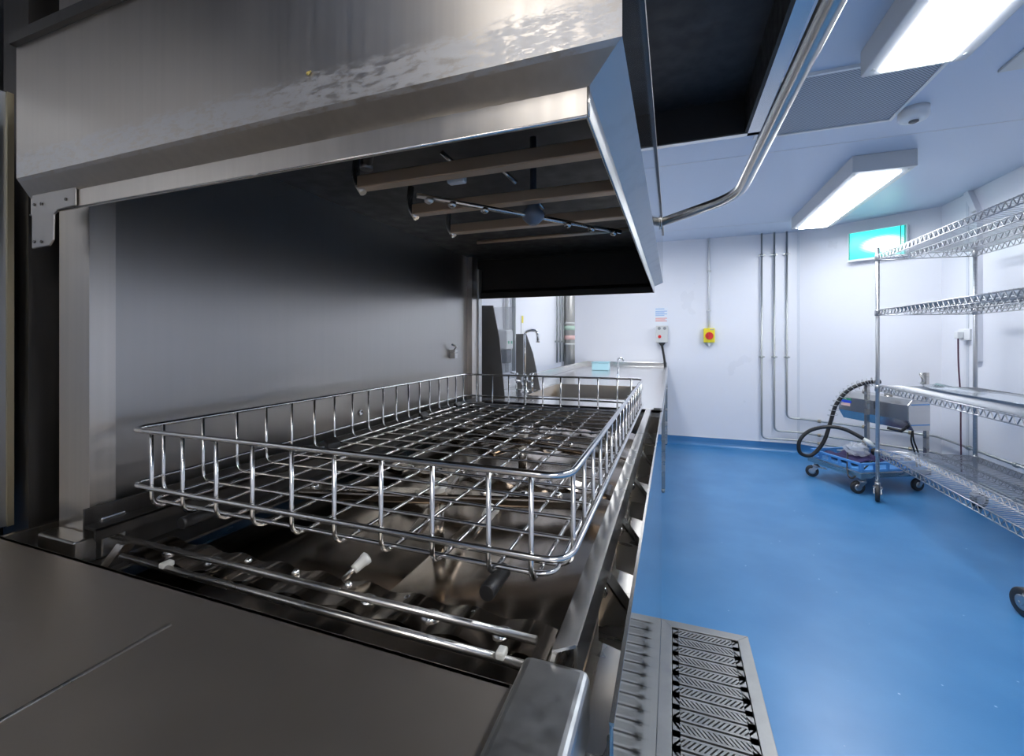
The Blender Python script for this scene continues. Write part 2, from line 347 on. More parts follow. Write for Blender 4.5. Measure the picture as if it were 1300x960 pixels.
# chamber back, posts
XB = -.90
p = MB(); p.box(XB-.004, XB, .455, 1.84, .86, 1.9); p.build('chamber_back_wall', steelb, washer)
p = MB(); p.box(-.966, -.872, .425, .455, .86, 1.9).box(-.966,-.936,.455,.5,.86,1.9).box(-.876,-.872,.42,.425,.9,1.45); p.build('corner_post', steelp, washer)
p = MB(); p.box(-.93, -.875, 1.84, 1.90, .86, 1.9); p.build('corner_post', steelp, washer)
p = MB(); p.box(-.885,-.868,1.90,1.935,.86,1.55); p.build('guide_channel', flarem, washer)
p = MB(); p.box(-1.10,-1.022,.41,.46,.86,1.95).box(-1.10,-.94,.60,.61,.86,1.95); p.build('hood_slide_channel', darkst, washer)  # rear sheet is a dark backing for the shade of the recess
p = MB(); p.box(-.905,-.862,.43,.465,.86,.925).box(-.96,-.862,.395,.425,.86,.90); p.build('post_foot', steel, washer, .003)
q = at(458,524,X=XB+.002); p = MB(); p.lathe(q,(1,0,0),[(.009,0),(.009,.002),(.006,.003),(.004,.001),(0,.001)],16); p.build('screw', chrome, washer)
q = at(573,446,X=XB+.002); p = MB(); p.obox(q+Vector((.012,0,-.012)),(.012,0,0),(0,.012,0),(0,0,.018)).tube([q+Vector((.01,0,.0)),q+Vector((.03,-.01,.02)),q+Vector((.012,-.02,.03))],.004,8); p.build('door_catch', steel, washer)
# --- hood: flared box open at the bottom
ZB, ZT = 1.41, 1.665
def ring(x0, x1, y0, y1, z): return [(x0,y0,z),(x1,y0,z),(x1,y1,z),(x0,y1,z)]
hood_out = [ring(-.965,-.070,.390,1.92,ZB), ring(-.965,-.070,.390,1.92,1.437), ring(-.93,-.038,.360,1.95,1.455), ring(-.93,-.038,.360,1.95,ZT)]
p = MB(); V = [v for r in hood_out for v in r]
fs = []
for k in range(3):
    for j in (0,1,2): fs.append((k*4+j, k*4+(j+1)%4, k*4+4+(j+1)%4, k*4+4+j))
V2 = [ (min(max(x,-.99),x-.003 if x>-.5 else x), y+.003 if y < 1 else y-.003, z) for x,y,z in V]
n = len(V); fi = [tuple(n+i for i in reversed(f_)) for f_ in fs]
rim = [(0,1,n+1,n+0),(1,2,n+2,n+1),(2,3,n+3,n+2)]
front = MB(); front.v = [Vector(v) for v in V]; 
def sub(faces, vs): 
    m = MB(); idx = {}
    fl = []
    for f_ in faces:
        g = []
        for i in f_:
            if i not in idx: idx[i] = len(m.v); m.v.append(Vector(vs[i]))
            g.append(idx[i])
        fl.append(tuple(g))
    m.f = fl; m.sm = [False]*len(fl); return m
AV = V+V2
hood = None
near_faces = [f_ for i, f_ in enumerate(fs) if i % 3 == 0]+[rim[0]]
side_faces = [f_ for i, f_ in enumerate(fs) if i % 3 == 1]+[rim[1]]
far_faces = [f_ for i, f_ in enumerate(fs) if i % 3 == 2]+[rim[2]]
in_faces = fi
hood = sub(near_faces, AV).build('hood', steelp, washer)
sub([side_faces[0],side_faces[1],side_faces[3]], AV).build('side_flare', flarem, hood); sub([side_faces[2]], AV).build('side_panel', sidem, hood)
sub(far_faces, AV).build('far_panel', steel, hood)
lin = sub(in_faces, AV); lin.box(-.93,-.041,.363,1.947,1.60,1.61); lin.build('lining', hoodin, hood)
p = MB(); p.box(-.93,-.036,.352,.364,ZT-.012,ZT+.004).box(-.042,-.034,.36,1.95,ZT-.012,ZT+.004); p.build('top_rim', darkst, hood)
p = MB(); p.tube([(-.0715,.3895,ZB+.001),(-.0715,1.921,ZB+.001)],.0014,8).tube([(-.965,.3895,ZB+.001),(-.0715,.3895,ZB+.001)],.0014,8).tube([(-.0705,.3895,ZB),(-.0705,.3895,1.437)],.0014,8); p.build('bottom_seam', steel, hood)
# L-shaped corner plate with screws
q = MB(); q.prism([tuple(at(a_,b_,Y=.386)) for a_,b_ in ((40,246),(95,237),(95,261),(73,266),(68,272),(67,304),(62,312),(40,316))], (0,.003,0)); o = q.build('corner_plate', steelb, hood, .0015)
for a_, b_ in ((44,260),(53,259),(84,253),(44,307),(53,307)):
    v = at(a_,b_,Y=.386); MB().cyl(v,v+Vector((0,-.0015,0)),.0022,10).build('screw', darkst, o)
# handle
hz = 1.61
hp = fillet([(-.038,1.56,hz),(.17,1.345,hz),(.178,.45,hz),(-.036,.40,hz)], .09, 6)
p = MB(); p.tube(hp, .0145, 16); hd = p.build('lifting_handle', steel, hood)
p = MB(); p.lathe((-.037,1.56,hz),(1,0,0),[(.024,0),(.024,.003),(.017,.005)],20); p.build('mounting_flange', steel, hd)
# square rails, hooks, rinse arm under the hood
for y in (.575,.73,.885):
    q = MB(); q.box(-.47,-.072,y-.011,y+.011,1.452,1.472); o = q.build('support_rail', brownst, hood, .002)
    q = MB(); q.tube(fillet([(-.478,y+.0,1.51),(-.482,y,1.47),(-.466,y,1.447)], .03, 4), .006, 8); q.build('end_hook', steel, o)
p = MB(); p.cyl((-.47,1.02,1.462),(-.078,1.02,1.462),.005,8); p.build('support_rail', brownst, hood)
c = at(677,276,Z=1.435); d = (at(560,258,Z=1.44)-at(760,293,Z=1.44)); d.z = 0; d.normalize()
p = MB(); p.cyl(c-d*.22+Vector((0,0,.002)), c+d*.22+Vector((0,0,.002)), .004, 10)
arm = p.build('rinse_arm', steel, hood)
p = MB(); p.lathe(c+Vector((0,0,-.014)),(0,0,1),[(.006,0),(.012,.004),(.02,.012),(.02,.022),(.012,.03),(.012,.05),(.006,.055),(.006,.16)],16); p.build('hub', mat('blue_grey_plastic',(.12,.15,.2),.35), arm)
for t in (-.2,-.14,-.08,.1,.16,.2): MB().lathe(c+d*t+Vector((0,0,-.008)),(0,0,1),[(.003,0),(.007,.003),(.007,.008),(.004,.01)],12).build('rinse_jet', steel, arm)
p = MB(); p.tube([(-.33,.52,1.55),(-.36,.47,1.50),(-.40,.50,1.452)],.007,8).cyl((-.40,.50,1.448),(-.40,.50,1.46),.009,10); p.build('feed_pipe', darkst, hood)
for a, b in (((560,193),(585,215)), ((635,213),(655,232)), ((678,250),(690,265))):
    p = MB(); p.cyl(at(*a,Z=1.52), at(*b,Z=1.50), .004, 8); p.build('spray_lance', steel, hood)
q = at(580,226,Z=1.49); p = MB(); p.obox(q,(.016,0,0),(0,.008,0),(0,0,.010)); p.build('light_gap_block', plast, hood, .003)  # white block in place of light showing through a gap
# limescale drip on the hood front
q = at(391,93,Y=.3585); p = MB(); p.sphere(q,.0026,10,(1,.4,.8)).sphere(q+Vector((.003,0,.001)),.0016,8,(1,.4,.8)); p.build('limescale_spot', yellst, hood)

# ------------------------------------------------------------------ wash basket
bx0, bx1, by0, by1 = -.835, -.103, .452, 1.70
zt, zm, zf = 1.065, .975, .944
bask = thing('wash_basket', 'rectangular welded steel wire basket resting inside the open pot washer', 'basket', ((bx0+bx1)/2,(by0+by1)/2,zf-.02))
def rect(x0,x1,y0,y1,z,r,rad,k=6):
    return fillet([(x0,y0,z),(x1,y0,z),(x1,y1,z),(x0,y1,z)], rad, k, True)
p = MB(); p.tube(rect(bx0,bx1,by0,by1,zt,.004,.035), .0039, 12, True); p.build('top_rail', wire, bask)
p = MB(); p.tube(rect(bx0,bx1,by0,by1,zm,.004,.035), .0036, 12, True); p.build('middle_rail', wire, bask)
p = MB(); p.tube(rect(bx0+.022,bx1-.022,by0+.022,by1-.022,zf+.002,.004,.025), .0030, 10, True); p.build('floor_rail', wire, bask)
e = .0058
for i in range(10):       # lengthwise U wires
    x = -.785+.0735*i if i < 9 else -.146
    pts = fillet([(x,by0+e,zt),(x,by0+e,zf-.004),(x,by1-e,zf-.004),(x,by1-e,zt)], .022, 6)
    q = MB(); q.tube(pts, .0029, 10); q.build('long_wire', wire, bask)
for i in range(18):       # crosswise U wires
    y = by0+.05+i*.068
    pts = fillet([(bx0+e,y,zt),(bx0+e,y,zf+.002),(bx1-e,y,zf+.002),(bx1-e,y,zt)], .022, 6)
    q = MB(); q.tube(pts, .0028, 10); q.build('cross_wire', wire, bask)
for x, y in ((-.192,.462),(-.70,.470),(-.192,1.675),(-.79,1.675),(-.80,.70),(-.80,1.15),(-.145,1.15)):
    q = MB(); q.tube([(x,y-.022,zf-.012),(x,y-.018,zf-.012),(x,y+.03,zf-.012)], [.0085,.0095,.0095], 16); q.build('rubber_foot', rubber, bask)
for x,y in ((-.825,1.30),(-.825,1.56),(-.825,.86)):
    q = MB(); q.prism([(x-.004,y,zf-.016),(x+.025,y,zf-.016),(x+.02,y,zf+.006),(x+.004,y,zf+.018)], (0,.045,0)); q.build('corner_bumper', rubber, bask, .003)

# ------------------------------------------------------------------ loading table in the foreground
lt = thing('loading_table', 'matt steel table plate beside the pot washer at bottom left corner', 'table', (-.5,-.1,0))
p = MB(); p.box(-1.06,-.13,-.75,.37,.885,.9).box(-1.02,-.135,.362,.37,.84,.9); p.build('tabletop', matte, lt, .002)
p = MB(); p.box(-.130,-.068,-.75,.389,.86,.918); p.build('raised_rim', mat('rim_steel',(.50,.51,.51),.36,1,noise=((80,80,80),.04,.05,.01)), lt, .008, 4)
p = MB(); p.cyl((-.514,-.5,.899),(-.514,.318,.899),.003,10); p.build('pressed_bead', steel, lt)
p = MB(); p.box(-1.02,-.068,-.74,-.735,.80,.885).box(-.074,-.068,-.74,.34,.72,.86); p.build('apron', steel, lt)
for x, y in ((-.11,-.7),(-.98,-.7),(-.11,.3),(-.98,.3)):
    q = MB(); q.box(x-.02,x+.02,y-.02,y+.02,.02,.86).cyl((x,y,0),(x,y,.02),.02); q.build('leg', steel, lt)
p = MB(); p.box(-1.06,-1.045,-.75,.40,.9,1.625); p.build('splashback', mat('splashback_steel',(.30,.32,.35),.4,1,noise=((4,4,4),.05,.03,0)), lt); MB().box(-1.045,-1.04,.392,.40,.9,1.625).build('edge_strip', mat('yellowed_edge',(.38,.34,.24),.4,.9), lt)

# ------------------------------------------------------------------ sink table beyond the machine
st = thing('sink_table', 'long stainless steel sink table running from pot washer to far wall', 'table', (-.5,3.7,0))
SX0, SX1, SY0, SY1 = -1.02, XF, 2.06, 5.44
bx = (-.78,-.20,2.35,3.05)
p = MB()
p.box(SX0,SX1,SY0,bx[2],.885,.9).box(SX0,SX1,bx[3],SY1,.885,.9).box(SX0,bx[0],bx[2],bx[3],.885,.9).box(bx[1],SX1,bx[2],bx[3],.885,.9)
p.build('worktop', tabl, st)
p = MB(); p.box(XF-.035,XF,SY0,SY1,.9,.908).box(XF-.004,XF,SY0,SY1,.84,.9).box(SX0,XF,SY0,SY0+.004,.85,.9); p.build('front_rim', tabl, st, .003)
p = MB(); p.box(SX0,SX0+.02,SY0,SY1,.9,.96).box(SX0,-.06,SY1-.02,SY1,.9,.955); p.build('upstand', tabl, st, .004)
x0,x1,y0,y1 = bx
p = MB(); rr = .05
def rrect(x0,x1,y0,y1,z,r,k=5): return fillet([(x0,y0,z),(x1,y0,z),(x1,y1,z),(x0,y1,z)], r, k, True)
R0, R1, R2 = rrect(x0,x1,y0,y1,.899,.07), rrect(x0+.004,x1-.004,y0+.004,y1-.004,.70,.07), rrect(x0+.04,x1-.04,y0+.04,y1-.04,.66,.06)
m_ = len(R0); p.add(R0+R1+R2, [(i,(i+1)%m_,m_+(i+1)%m_,m_+i) for i in range(m_)]+[(m_+i,m_+(i+1)%m_,2*m_+(i+1)%m_,2*m_+i) for i in range(m_)]+[tuple(range(2*m_,3*m_))], True)
o = p.build('sink_bowl', mat('sink_steel',(.42,.35,.27),.34,1), st); so = o.modifiers.new('s','SOLIDIFY'); so.thickness = .003
p = MB(); p.add([v for v in R0]+[(v.x,v.y,.9015) for v in rrect(x0-.02,x1+.02,y0-.02,y1+.02,.9015,.08)], [(i,(i+1)%m_,m_+(i+1)%m_,m_+i) for i in range(m_)]); p.build('bowl_rim', steel, st)
for x, y in ((XF-.03,3.69),(-.95,3.69),(XF-.03,5.38),(-.95,5.38),(-.95,2.15),(XF-.03,2.15)):
    q = MB(); q.box(x-.02,x+.02,y-.02,y+.02,.03,.885).cyl((x,y,0),(x,y,.03),.018); q.build('leg', steel, st)
p = MB(); p.box(-.97,-.06,3.68,3.70,.22,.25).box(-.97,-.06,5.37,5.39,.22,.25).box(-.96,-.94,2.15,5.38,.22,.25); p.build('brace', steel, st)
p = MB(); p.prism([(-.115,2.062,.88),(-.05,2.062,.88),(-.05,2.062,.74),(-.09,2.062,.76),(-.115,2.062,.82)], (0,.03,0)); p.build('end_bracket', steel, st)
# two sloping splash cheeks behind the bowl, with a clear panel between them
def cheek(px0, pxt, pxb, ytop, ybot, Y):
    a, b, c_, d_ = at(px0,ytop,Y=Y), at(pxt,ytop,Y=Y), at(pxb,ybot,Y=Y), at(px0,ybot,Y=Y)
    c_.z = d_.z = .9015
    m1 = b.lerp(c_, .35)+Vector((.012,0,.0))
    q = MB(); q.prism([a,b,m1,c_,d_],(0,.006,0)); return q.build('splash_cheek', mat('cheek_steel',(.26,.25,.24),.5,.5,noise=((30,30,30),.05,.05,0)), st)
cheek(607,626,641,388,497,2.12)
cheek(655,668,686,424,487,2.62)
p = MB(); a, b = at(626,386,Y=2.30), at(654,386,Y=2.30)
p.box(a.x,b.x,2.30,2.304,.93,1.40); p.build('clear_screen', mat('clear_acrylic',(.85,.9,.95),.05,0,alpha=.22), st)

# swan neck pillar tap
def P3(px,py,Y): return at(px,py,Y=Y)
ty = 2.5; b0 = P3(666,485,ty); 
tap = thing('swan_neck_tap', 'tall chrome mixer tap with curved swan neck spout at sink', 'tap', (b0.x,ty,.9))
p = MB(); p.lathe((b0.x,ty,.9),(0,0,1),[(.026,0),(.026,.006),(.016,.012),(.014,.05),(.02,.055),(.022,.085),(.014,.10),(.010,.105)],20); p.build('body', chrome, tap)
top = P3(664,420,ty); tip = P3(682,432,ty)
p = MB(); p.tube(fillet([(b0.x,ty,1.0),(b0.x,ty,top.z),(tip.x,ty,top.z+.004),(tip.x+.004,ty,tip.z-.005)], .035, 6), .0085, 12).cyl((tip.x+.004,ty,tip.z-.014),(tip.x+.004,ty,tip.z+.002),.011,12); p.build('spout', chrome, tap)
for dx in (-.05,.05):
    p = MB(); p.tube([(b0.x,ty,.965),(b0.x+dx,ty-.01,.965),(b0.x+dx,ty-.01,1.0)],.008,10).lathe((b0.x+dx,ty-.01,.995),(0,0,1),[(.009,0),(.016,.004),(.016,.016),(.008,.022)],12).cyl((b0.x+dx,ty-.01,1.005),(b0.x+dx*1.7,ty-.03,1.02),.005,8).tube([(b0.x+dx,ty-.01,.965),(b0.x+dx,ty-.01,.9)],.007,10); p.build('lever_handle', chrome, tap)
c = P3(790,482,3.25); c.z=.9
tap2 = thing('pillar_tap', 'small thin tap with a short square spout near far end of table', 'tap', (c.x,3.25,.9))
a = at(784.5,480,Z=.9); yy = a.y
tap2.location = (a.x,yy,.9)
tz = at(784.5,455,Y=yy).z
p = MB(); p.tube(fillet([(a.x,yy,.9),(a.x,yy,tz),(a.x+.04,yy,tz),(a.x+.045,yy,tz-.025)],.012,4),.008,10); p.build('spout', chrome, tap2)
p = MB(); p.lathe((a.x,yy,.9),(0,0,1),[(.02,0),(.02,.005),(.011,.012),(.010,.03)],16); p.build('base', chrome, tap2)
# soap dispenser seen on the left wall
q = at(637,452,X=-1.12)
q = Vector((-1.1655,3.0,1.20)); 
a = at(641,440,X=-1.14)
sd = thing('soap_dispenser', 'white wall dispenser with two green marks behind the tap', 'dispenser', (-1.2,a.y,a.z-.1))
p = MB(); p.box(-1.2,-1.10,a.y-.07,a.y+.07,a.z-.02,a.z+.12); p.build('body', plast, sd, .012)
p = MB(); p.box(-1.195,-1.105,a.y-.055,a.y+.055,a.z-.12,a.z-.02); p.build('lower_cover', mat('dark_tinted_plastic',(.03,.04,.06),.2), sd, .01)
for k in (-.03,.03):
    p = MB(); p.box(-1.10,-1.098,a.y+k-.014,a.y+k+.014,a.z+.02,a.z+.04); p.build('green_mark', green, sd)
# pale blue box on the far end of the table
a = at(762,466,Z=.9)
tb = MB(); s_ = .09
a = at(763,470,Z=.9); a.y = min(a.y, 4.9)
tb = thing('blue_container', 'pale blue open plastic box standing at far left of worktop', 'container', (a.x,a.y,.9))
w_ = .085
p = MB(); p.box(a.x-w_,a.x+w_,a.y-.06,a.y-.056,.9,.985).box(a.x-w_,a.x+w_,a.y+.056,a.y+.06,.9,.985).box(a.x-w_,a.x-w_+.004,a.y-.056,a.y+.056,.9,.985).box(a.x+w_-.004,a.x+w_,a.y-.056,a.y+.056,.9,.985).box(a.x-w_,a.x+w_,a.y-.06,a.y+.06,.9,.904); p.build('body', paleb, tb)
p = MB(); p.tube([(a.x-w_-.003,a.y-.063,.983),(a.x+w_+.003,a.y-.063,.983),(a.x+w_+.003,a.y+.063,.983),(a.x-w_-.003,a.y+.063,.983)],.004,6,True); p.build('rim', paleb, tb)

# vertical pipes on the left wall beyond
a = at(723,440,X=-1.12)
du = thing('waste_pipe', 'thick grey vertical pipe with label bands in the far left corner', 'pipe', (-1.12,a.y,.97))
p = MB(); p.cyl((-1.12,a.y,.5),(-1.12,a.y,ZC),.062,28); p.build('pipe', mat('grey_pipe',(.40,.39,.37),.4,.5), du)
for z, mm, hh in ((1.40,greyp,.02),(1.33,mat('label_green',(.45,.6,.5),.5),.05),(1.22,mat('label_red',(.7,.45,.42),.5),.05),(1.16,greyp,.02)):
    p = MB(); p.cyl((-1.12,a.y,z),(-1.12,a.y,z+hh),.0635,28); p.build('label_band', mm, du)
for k, px in enumerate((707,711,715)):
    b = at(px,440,X=-1.18)
    o = MB().cyl((-1.178,b.y,.97),(-1.178,b.y,ZC),.010,12).build('conduit', conduit)
    tag(o, ['leftmost','middle','rightmost'][k]+' of three thin conduits beside the thick grey corner pipe', 'conduit', 'conduits on the left wall')
    for z in (1.2,2.0): MB().box(-1.2,-1.166,b.y-.018,b.y+.018,z-.01,z+.01).build('clip', conduit, o)
for k, px in enumerate((643,652)):
    b = at(px,420,X=-1.18)
    o = MB().cyl((-1.178,b.y,.97),(-1.178,b.y,ZC),.016,14).build('conduit', plast if k == 0 else conduit)
    tag(o, ['white conduit running up wall left of the swan neck tap','grey conduit running up wall just behind the swan neck tap'][k], 'conduit')
b = at(664,400,X=-1.19)
o = MB().box(-1.2,-1.195,b.y-.03,b.y+.03,1.12,1.42).build('hanging_tag', plast); tag(o, 'narrow white strip with yellow marks hanging on wall above the tap', 'label')
for z in (1.36,1.18): MB().box(-1.195,-1.1935,b.y-.02,b.y+.02,z,z+.06).build('yellow_mark', yellow, o)

# ------------------------------------------------------------------ far wall fittings
def FW(px,py,off=0): return at(px,py,Y=YF-off)
a, b = FW(831,391), FW(848,413)
o = thing('wall_notice', 'small printed paper notice pinned above the grey control box', 'notice', ((a.x+b.x)/2,YF,b.z))
MB().box(a.x,b.x,YF-.003,YF,b.z,a.z).build('sheet', paper, o)
p = MB()
for k, z in enumerate((.93,.80,.72,.64,.56)): p.box(a.x+.01,b.x-(.01 if k%2 else .04),YF-.0045,YF-.003,b.z+(a.z-b.z)*z-.004,b.z+(a.z-b.z)*z+.004)
p.build('blue_text_lines', inkb, o)
p = MB()
for k, z in enumerate((.40,.32,.24)): p.box(a.x+.01,b.x-(.03 if k%2 else .01),YF-.0045,YF-.003,b.z+(a.z-b.z)*z-.004,b.z+(a.z-b.z)*z+.004)
p.build('red_text_lines', inkr, o)
a, b = FW(833,414), FW(848,435)
o = thing('control_box', 'light grey control box with red button on far wall above worktop', 'switch box', ((a.x+b.x)/2,YF,b.z))
MB().box(a.x,b.x,YF-.07,YF,b.z,a.z).build('housing', greyp, o, .006)
cx = (a.x+b.x)/2
MB().lathe((cx-.025,YF-.07,b.z+.07),(0,-1,0),[(.019,0),(.019,.008),(.014,.012)],16).build('red_button', red, o)
for dx in (-.03,.03): MB().lathe((cx+dx,YF-.07,a.z-.03),(0,-1,0),[(.018,0),(.018,.004)],16).build('gauge', mat('dark_grey_plastic',(.25,.26,.27),.4), o)
MB().prism([(a.x+.025,YF-.06,b.z),(b.x-.025,YF-.06,b.z),(cx+.018,YF-.06,b.z-.035),(cx-.018,YF-.06,b.z-.035)],(0,.05,0)).build('cable_gland', rubber, o)
o = MB().tube(spline([(cx,YF-.035,b.z-.033),(cx+.015,YF-.033,b.z-.12),(cx+.03,YF-.05,b.z-.22),(cx+.04,YF-.06,.87)]),.013,10).build('control_cable', rubber)
tag(o, 'thick black cable dropping from control box to the worktop corner', 'cable')
a, b = FW(893,417), FW(907,435)
o = thing('isolator_switch', 'yellow isolator switch with round red knob on far wall', 'switch', ((a.x+b.x)/2,YF,b.z))
cx = (a.x+b.x)/2; cz = (a.z+b.z)/2
MB().box(a.x,b.x,YF-.06,YF,b.z,a.z).build('housing', yellow, o, .006)
MB().lathe((cx,YF-.06,cz-.005),(0,-1,0),[(.042,0),(.042,.006),(.036,.01)],24).box(cx-.011,cx+.011,YF-.095,YF-.06,cz-.045,cz+.035).build('knob', red, o)
MB().box(b.x-.05,b.x-.01,YF-.0615,YF-.06,a.z-.02,a.z-.01).build('marking', inkd, o)
MB().prism([(cx-.02,YF-.05,b.z),(cx+.02,YF-.05,b.z),(cx+.008,YF-.05,b.z-.04),(cx-.008,YF-.05,b.z-.04)],(0,.04,0)).build('cable_gland', greyp, o)
o = MB().cyl((cx,YF-.016,a.z),(cx,YF-.016,ZC),.012,12).build('conduit', plast); tag(o, 'white conduit running from ceiling down to the yellow isolator switch', 'conduit')
for z in (1.55,2.0): MB().box(cx-.022,cx+.022,YF-.03,YF,z-.008,z+.008).build('clip', greyp, o)
# three process pipes: down the far wall, along it and round the corner
PX = (969,985,1001); ZP = (.205,.30,.405)
PZ = [at(x0_,y_,Y=YF).z for x0_,y_ in ((965,555),(981,546),(997,530))]
for k in range(3):
    off = .045
    x = at((967,983,999)[k],430,Y=YF-off).x; z = PZ[k]
    kink = Vector((KX,YF,0))+Vector((-.01,-off,0)); cor = Vector((XR-off,KY-.02,0))
    pts = fillet([(x,YF-off,ZC),(x,YF-off,z),(kink.x,kink.y,z),(cor.x,cor.y,z),(XR-off,3.3,z)], .055, 5)
    o = thing('water_pipe', ['lowest of three thin steel pipes along the far wall, leftmost riser','middle one of three thin steel pipes bending along far wall','uppermost of three thin steel pipes along the wall, rightmost riser'][k], 'pipe', (x,YF-off,z), 0, 'steel pipes on the far wall')
    MB().tube(pts, .0095, 10).build('pipe', conduit, o)
    for zz in (at(970,325,Y=YF).z, at(970,453,Y=YF).z):
        MB().cyl((x,YF-off,zz-.012),(x,YF-off,zz+.012),.016,12).box(x-.03,x+.03,YF-off-.004,YF-off+.004,zz-.006,zz+.006).cyl((x,YF-off,zz),(x,YF,zz),.006,8).build('pipe_clip', conduit, o)
    for t in (.17,.52,.84):
        c_ = Vector((kink.x,kink.y,z)).lerp(Vector((cor.x,cor.y,z)), t)
        MB().cyl(c_-wf*.013, c_+wf*.013, .017, 12).cyl(c_, c_-wn*.05, .006, 8).build('pipe_clip', mat('brass_clip',(.45,.38,.28),.35,.9), o)
    for y in (4.4,3.9): MB().cyl((XR-off,y-.013,z),(XR-off,y+.013,z),.017,12).cyl((XR-off,y,z),(XR,y,z),.006,8).build('pipe_clip', conduit, o)
# exit sign on the angled wall, a box that glows green
a, b = onw(1076,296,.06), onw(1152,323,.06)
cx_ = (a+b)/2; u = wf; hw = abs((b-a).dot(u))/2; hh = abs(a.z-b.z)/2
ex = thing('exit_sign', 'glowing green illuminated emergency sign box high on the far wall', 'sign', (cx_.x,cx_.y,cx_.z-hh))
c0 = Vector((cx_.x,cx_.y,cx_.z))
MB().obox(c0-wn*.03, u*hw, wn*.03, Vector((0,0,hh))).build('housing', plast, ex, .006)
MB().obox(c0+wn*.002, u*(hw-.012), wn*.004, Vector((0,0,hh-.012))).build('lit_panel', exitm, ex)
cr_ = c0+u*hw*.22-Vector((0,0,hh*.1))+wn*.006
nt = exitm.node_tree; N, L = nt.nodes, nt.links; pb = N['Principled BSDF']
ge = N.new('ShaderNodeNewGeometry'); su = N.new('ShaderNodeVectorMath'); su.operation = 'SUBTRACT'; su.inputs[1].default_value = cr_; L.new(ge.outputs['Position'], su.inputs[0])
sc_ = N.new('ShaderNodeVectorMath'); sc_.operation = 'MULTIPLY'; sc_.inputs[1].default_value = (5.2,5.2,11); L.new(su.outputs[0], sc_.inputs[0])
ln = N.new('ShaderNodeVectorMath'); ln.operation = 'LENGTH'; L.new(sc_.outputs[0], ln.inputs[0])
wv = N.new('ShaderNodeTexWave'); wv.bands_direction = 'Z'; wv.inputs['Scale'].default_value = 30; L.new(ge.outputs['Position'], wv.inputs['Vector'])
ma = N.new('ShaderNodeMath'); ma.operation = 'MULTIPLY_ADD'; ma.inputs[1].default_value = .25; L.new(wv.outputs['Fac'], ma.inputs[0]); L.new(ln.outputs['Value'], ma.inputs[2])
ra_ = N.new('ShaderNodeValToRGB'); L.new(ma.outputs[0], ra_.inputs[0])
ra_.color_ramp.elements[0].position = .45; ra_.color_ramp.elements[0].color = (.8,1,.97,1)
ra_.color_ramp.elements[1].position = 1.0; ra_.color_ramp.elements[1].color = (.015,.30,.25,1)
L.new(ra_.outputs[0], pb.inputs['Emission Color']); pb.inputs['Emission Strength'].default_value = 1.6
for t in (-.93,.80,.93):
    MB().obox(c0+u*hw*t+wn*.0065, u*.004, wn*.001, Vector((0,0,hh-.012))).build('dark_rib', mat('rib_green',(.01,.25,.2),.4), ex)
MB().obox(c0+wn*.006-Vector((0,0,hh+.004)), u*(hw+.004), wn*.012, Vector((0,0,.006))).build('bottom_edge', plast, ex)
# white trunking, socket and its lead near the corner
a = at(1238,330,X=XR-.03)
o = MB().box(XR-.035,XR,a.y-.03,a.y+.03,1.05,2.20).hexa([(XR-.035,a.y-.03,2.19),(XR,a.y-.03,2.19),(XR,a.y+.03,2.19),(XR-.035,a.y+.03,2.19),(XR-.035,a.y+.08,ZC),(XR,a.y+.08,ZC),(XR,a.y+.14,ZC),(XR-.035,a.y+.14,ZC)]).build('trunking', wallm)
tag(o, 'white vertical cable trunking on right wall behind the rear rack post', 'trunking')
sy = at(1226,425,X=XR-.03); 
o = thing('socket_outlet', 'white wall socket with plug beside the trunking near room corner', 'socket', (XR,sy.y,sy.z-.045))
MB().box(XR-.035,XR,sy.y-.06,sy.y+.085,sy.z-.045,sy.z+.045).build('faceplate', plast, o, .004)
MB().box(XR-.075,XR-.035,sy.y+.01,sy.y+.06,sy.z-.03,sy.z+.025).build('plug', plast, o, .006)
l = [(XR-.06,sy.y+.035,sy.z-.03),(XR-.05,sy.y+.05,sy.z-.25),(XR-.04,sy.y+.045,.75),(XR-.06,sy.y+.0,.45),(XR-.07,sy.y-.03,.18)]
o = MB().tube(spline(l),.0055,8).build('power_lead', mat('plum_cable',(.09,.03,.06),.5)); tag(o, 'thin dark power lead hanging from the white socket down right wall', 'cable')

# ------------------------------------------------------------------ ceiling
def fixture(x0,x1,y0,y1,label,lm):
    o = thing('ceiling_light', label, 'light', ((x0+x1)/2,(y0+y1)/2,ZC-.11), 0, 'white box ceiling lights')
    MB().box(x0,x1,y0,y1,ZC-.105,ZC).build('housing', lightb, o, .004)
    MB().box(x0+.055,x1-.055,y0+.07,y1-.03,ZC-.112,ZC-.103).build('diffuser', lm, o)
    for x in (x0+.025,x1-.025):
        for y in (y0+.05,(y0+y1)/2,y1-.05): MB().cyl((x,y,ZC-.105),(x,y,ZC-.108),.006,8).build('screw', greyp, o)
    return o
fixture(1.07,1.40,3.34,4.86,'far ceiling light box, lit, in front of the green sign',lampm)
fixture(.715,1.045,.62,2.15,'near ceiling light box, lit, overlapping the perforated grille',lampm)
fixture(-.60,-.27,3.32,4.82,'ceiling light box above the sink table, hidden behind the hood',lamps)
fixture(-.60,-.27,-1.75,-.5,'unseen light box added to brighten the hood front, behind the photographer',mat('added_lamp_diffuser', (1,.97,.93), .4, emit=2.8, ecol=(1.0,.96,.92)))  # added out of view to brighten the right of the hood front
fixture(.715,1.045,-1.9,-.4,'ceiling light box over the open floor, behind the photographer',lampw)
q = [at(1028,93,Z=ZC),at(1183,92,Z=ZC),at(1128,150,Z=ZC),at(985,168,Z=ZC)]
gx0, gx1, gy0, gy1 = .45, 1.065, 2.25, 2.83
o = thing('ceiling_grille', 'square grey perforated grille set in the ceiling beside near light', 'vent', ((gx0+gx1)/2,(gy0+gy1)/2,ZC-.012))
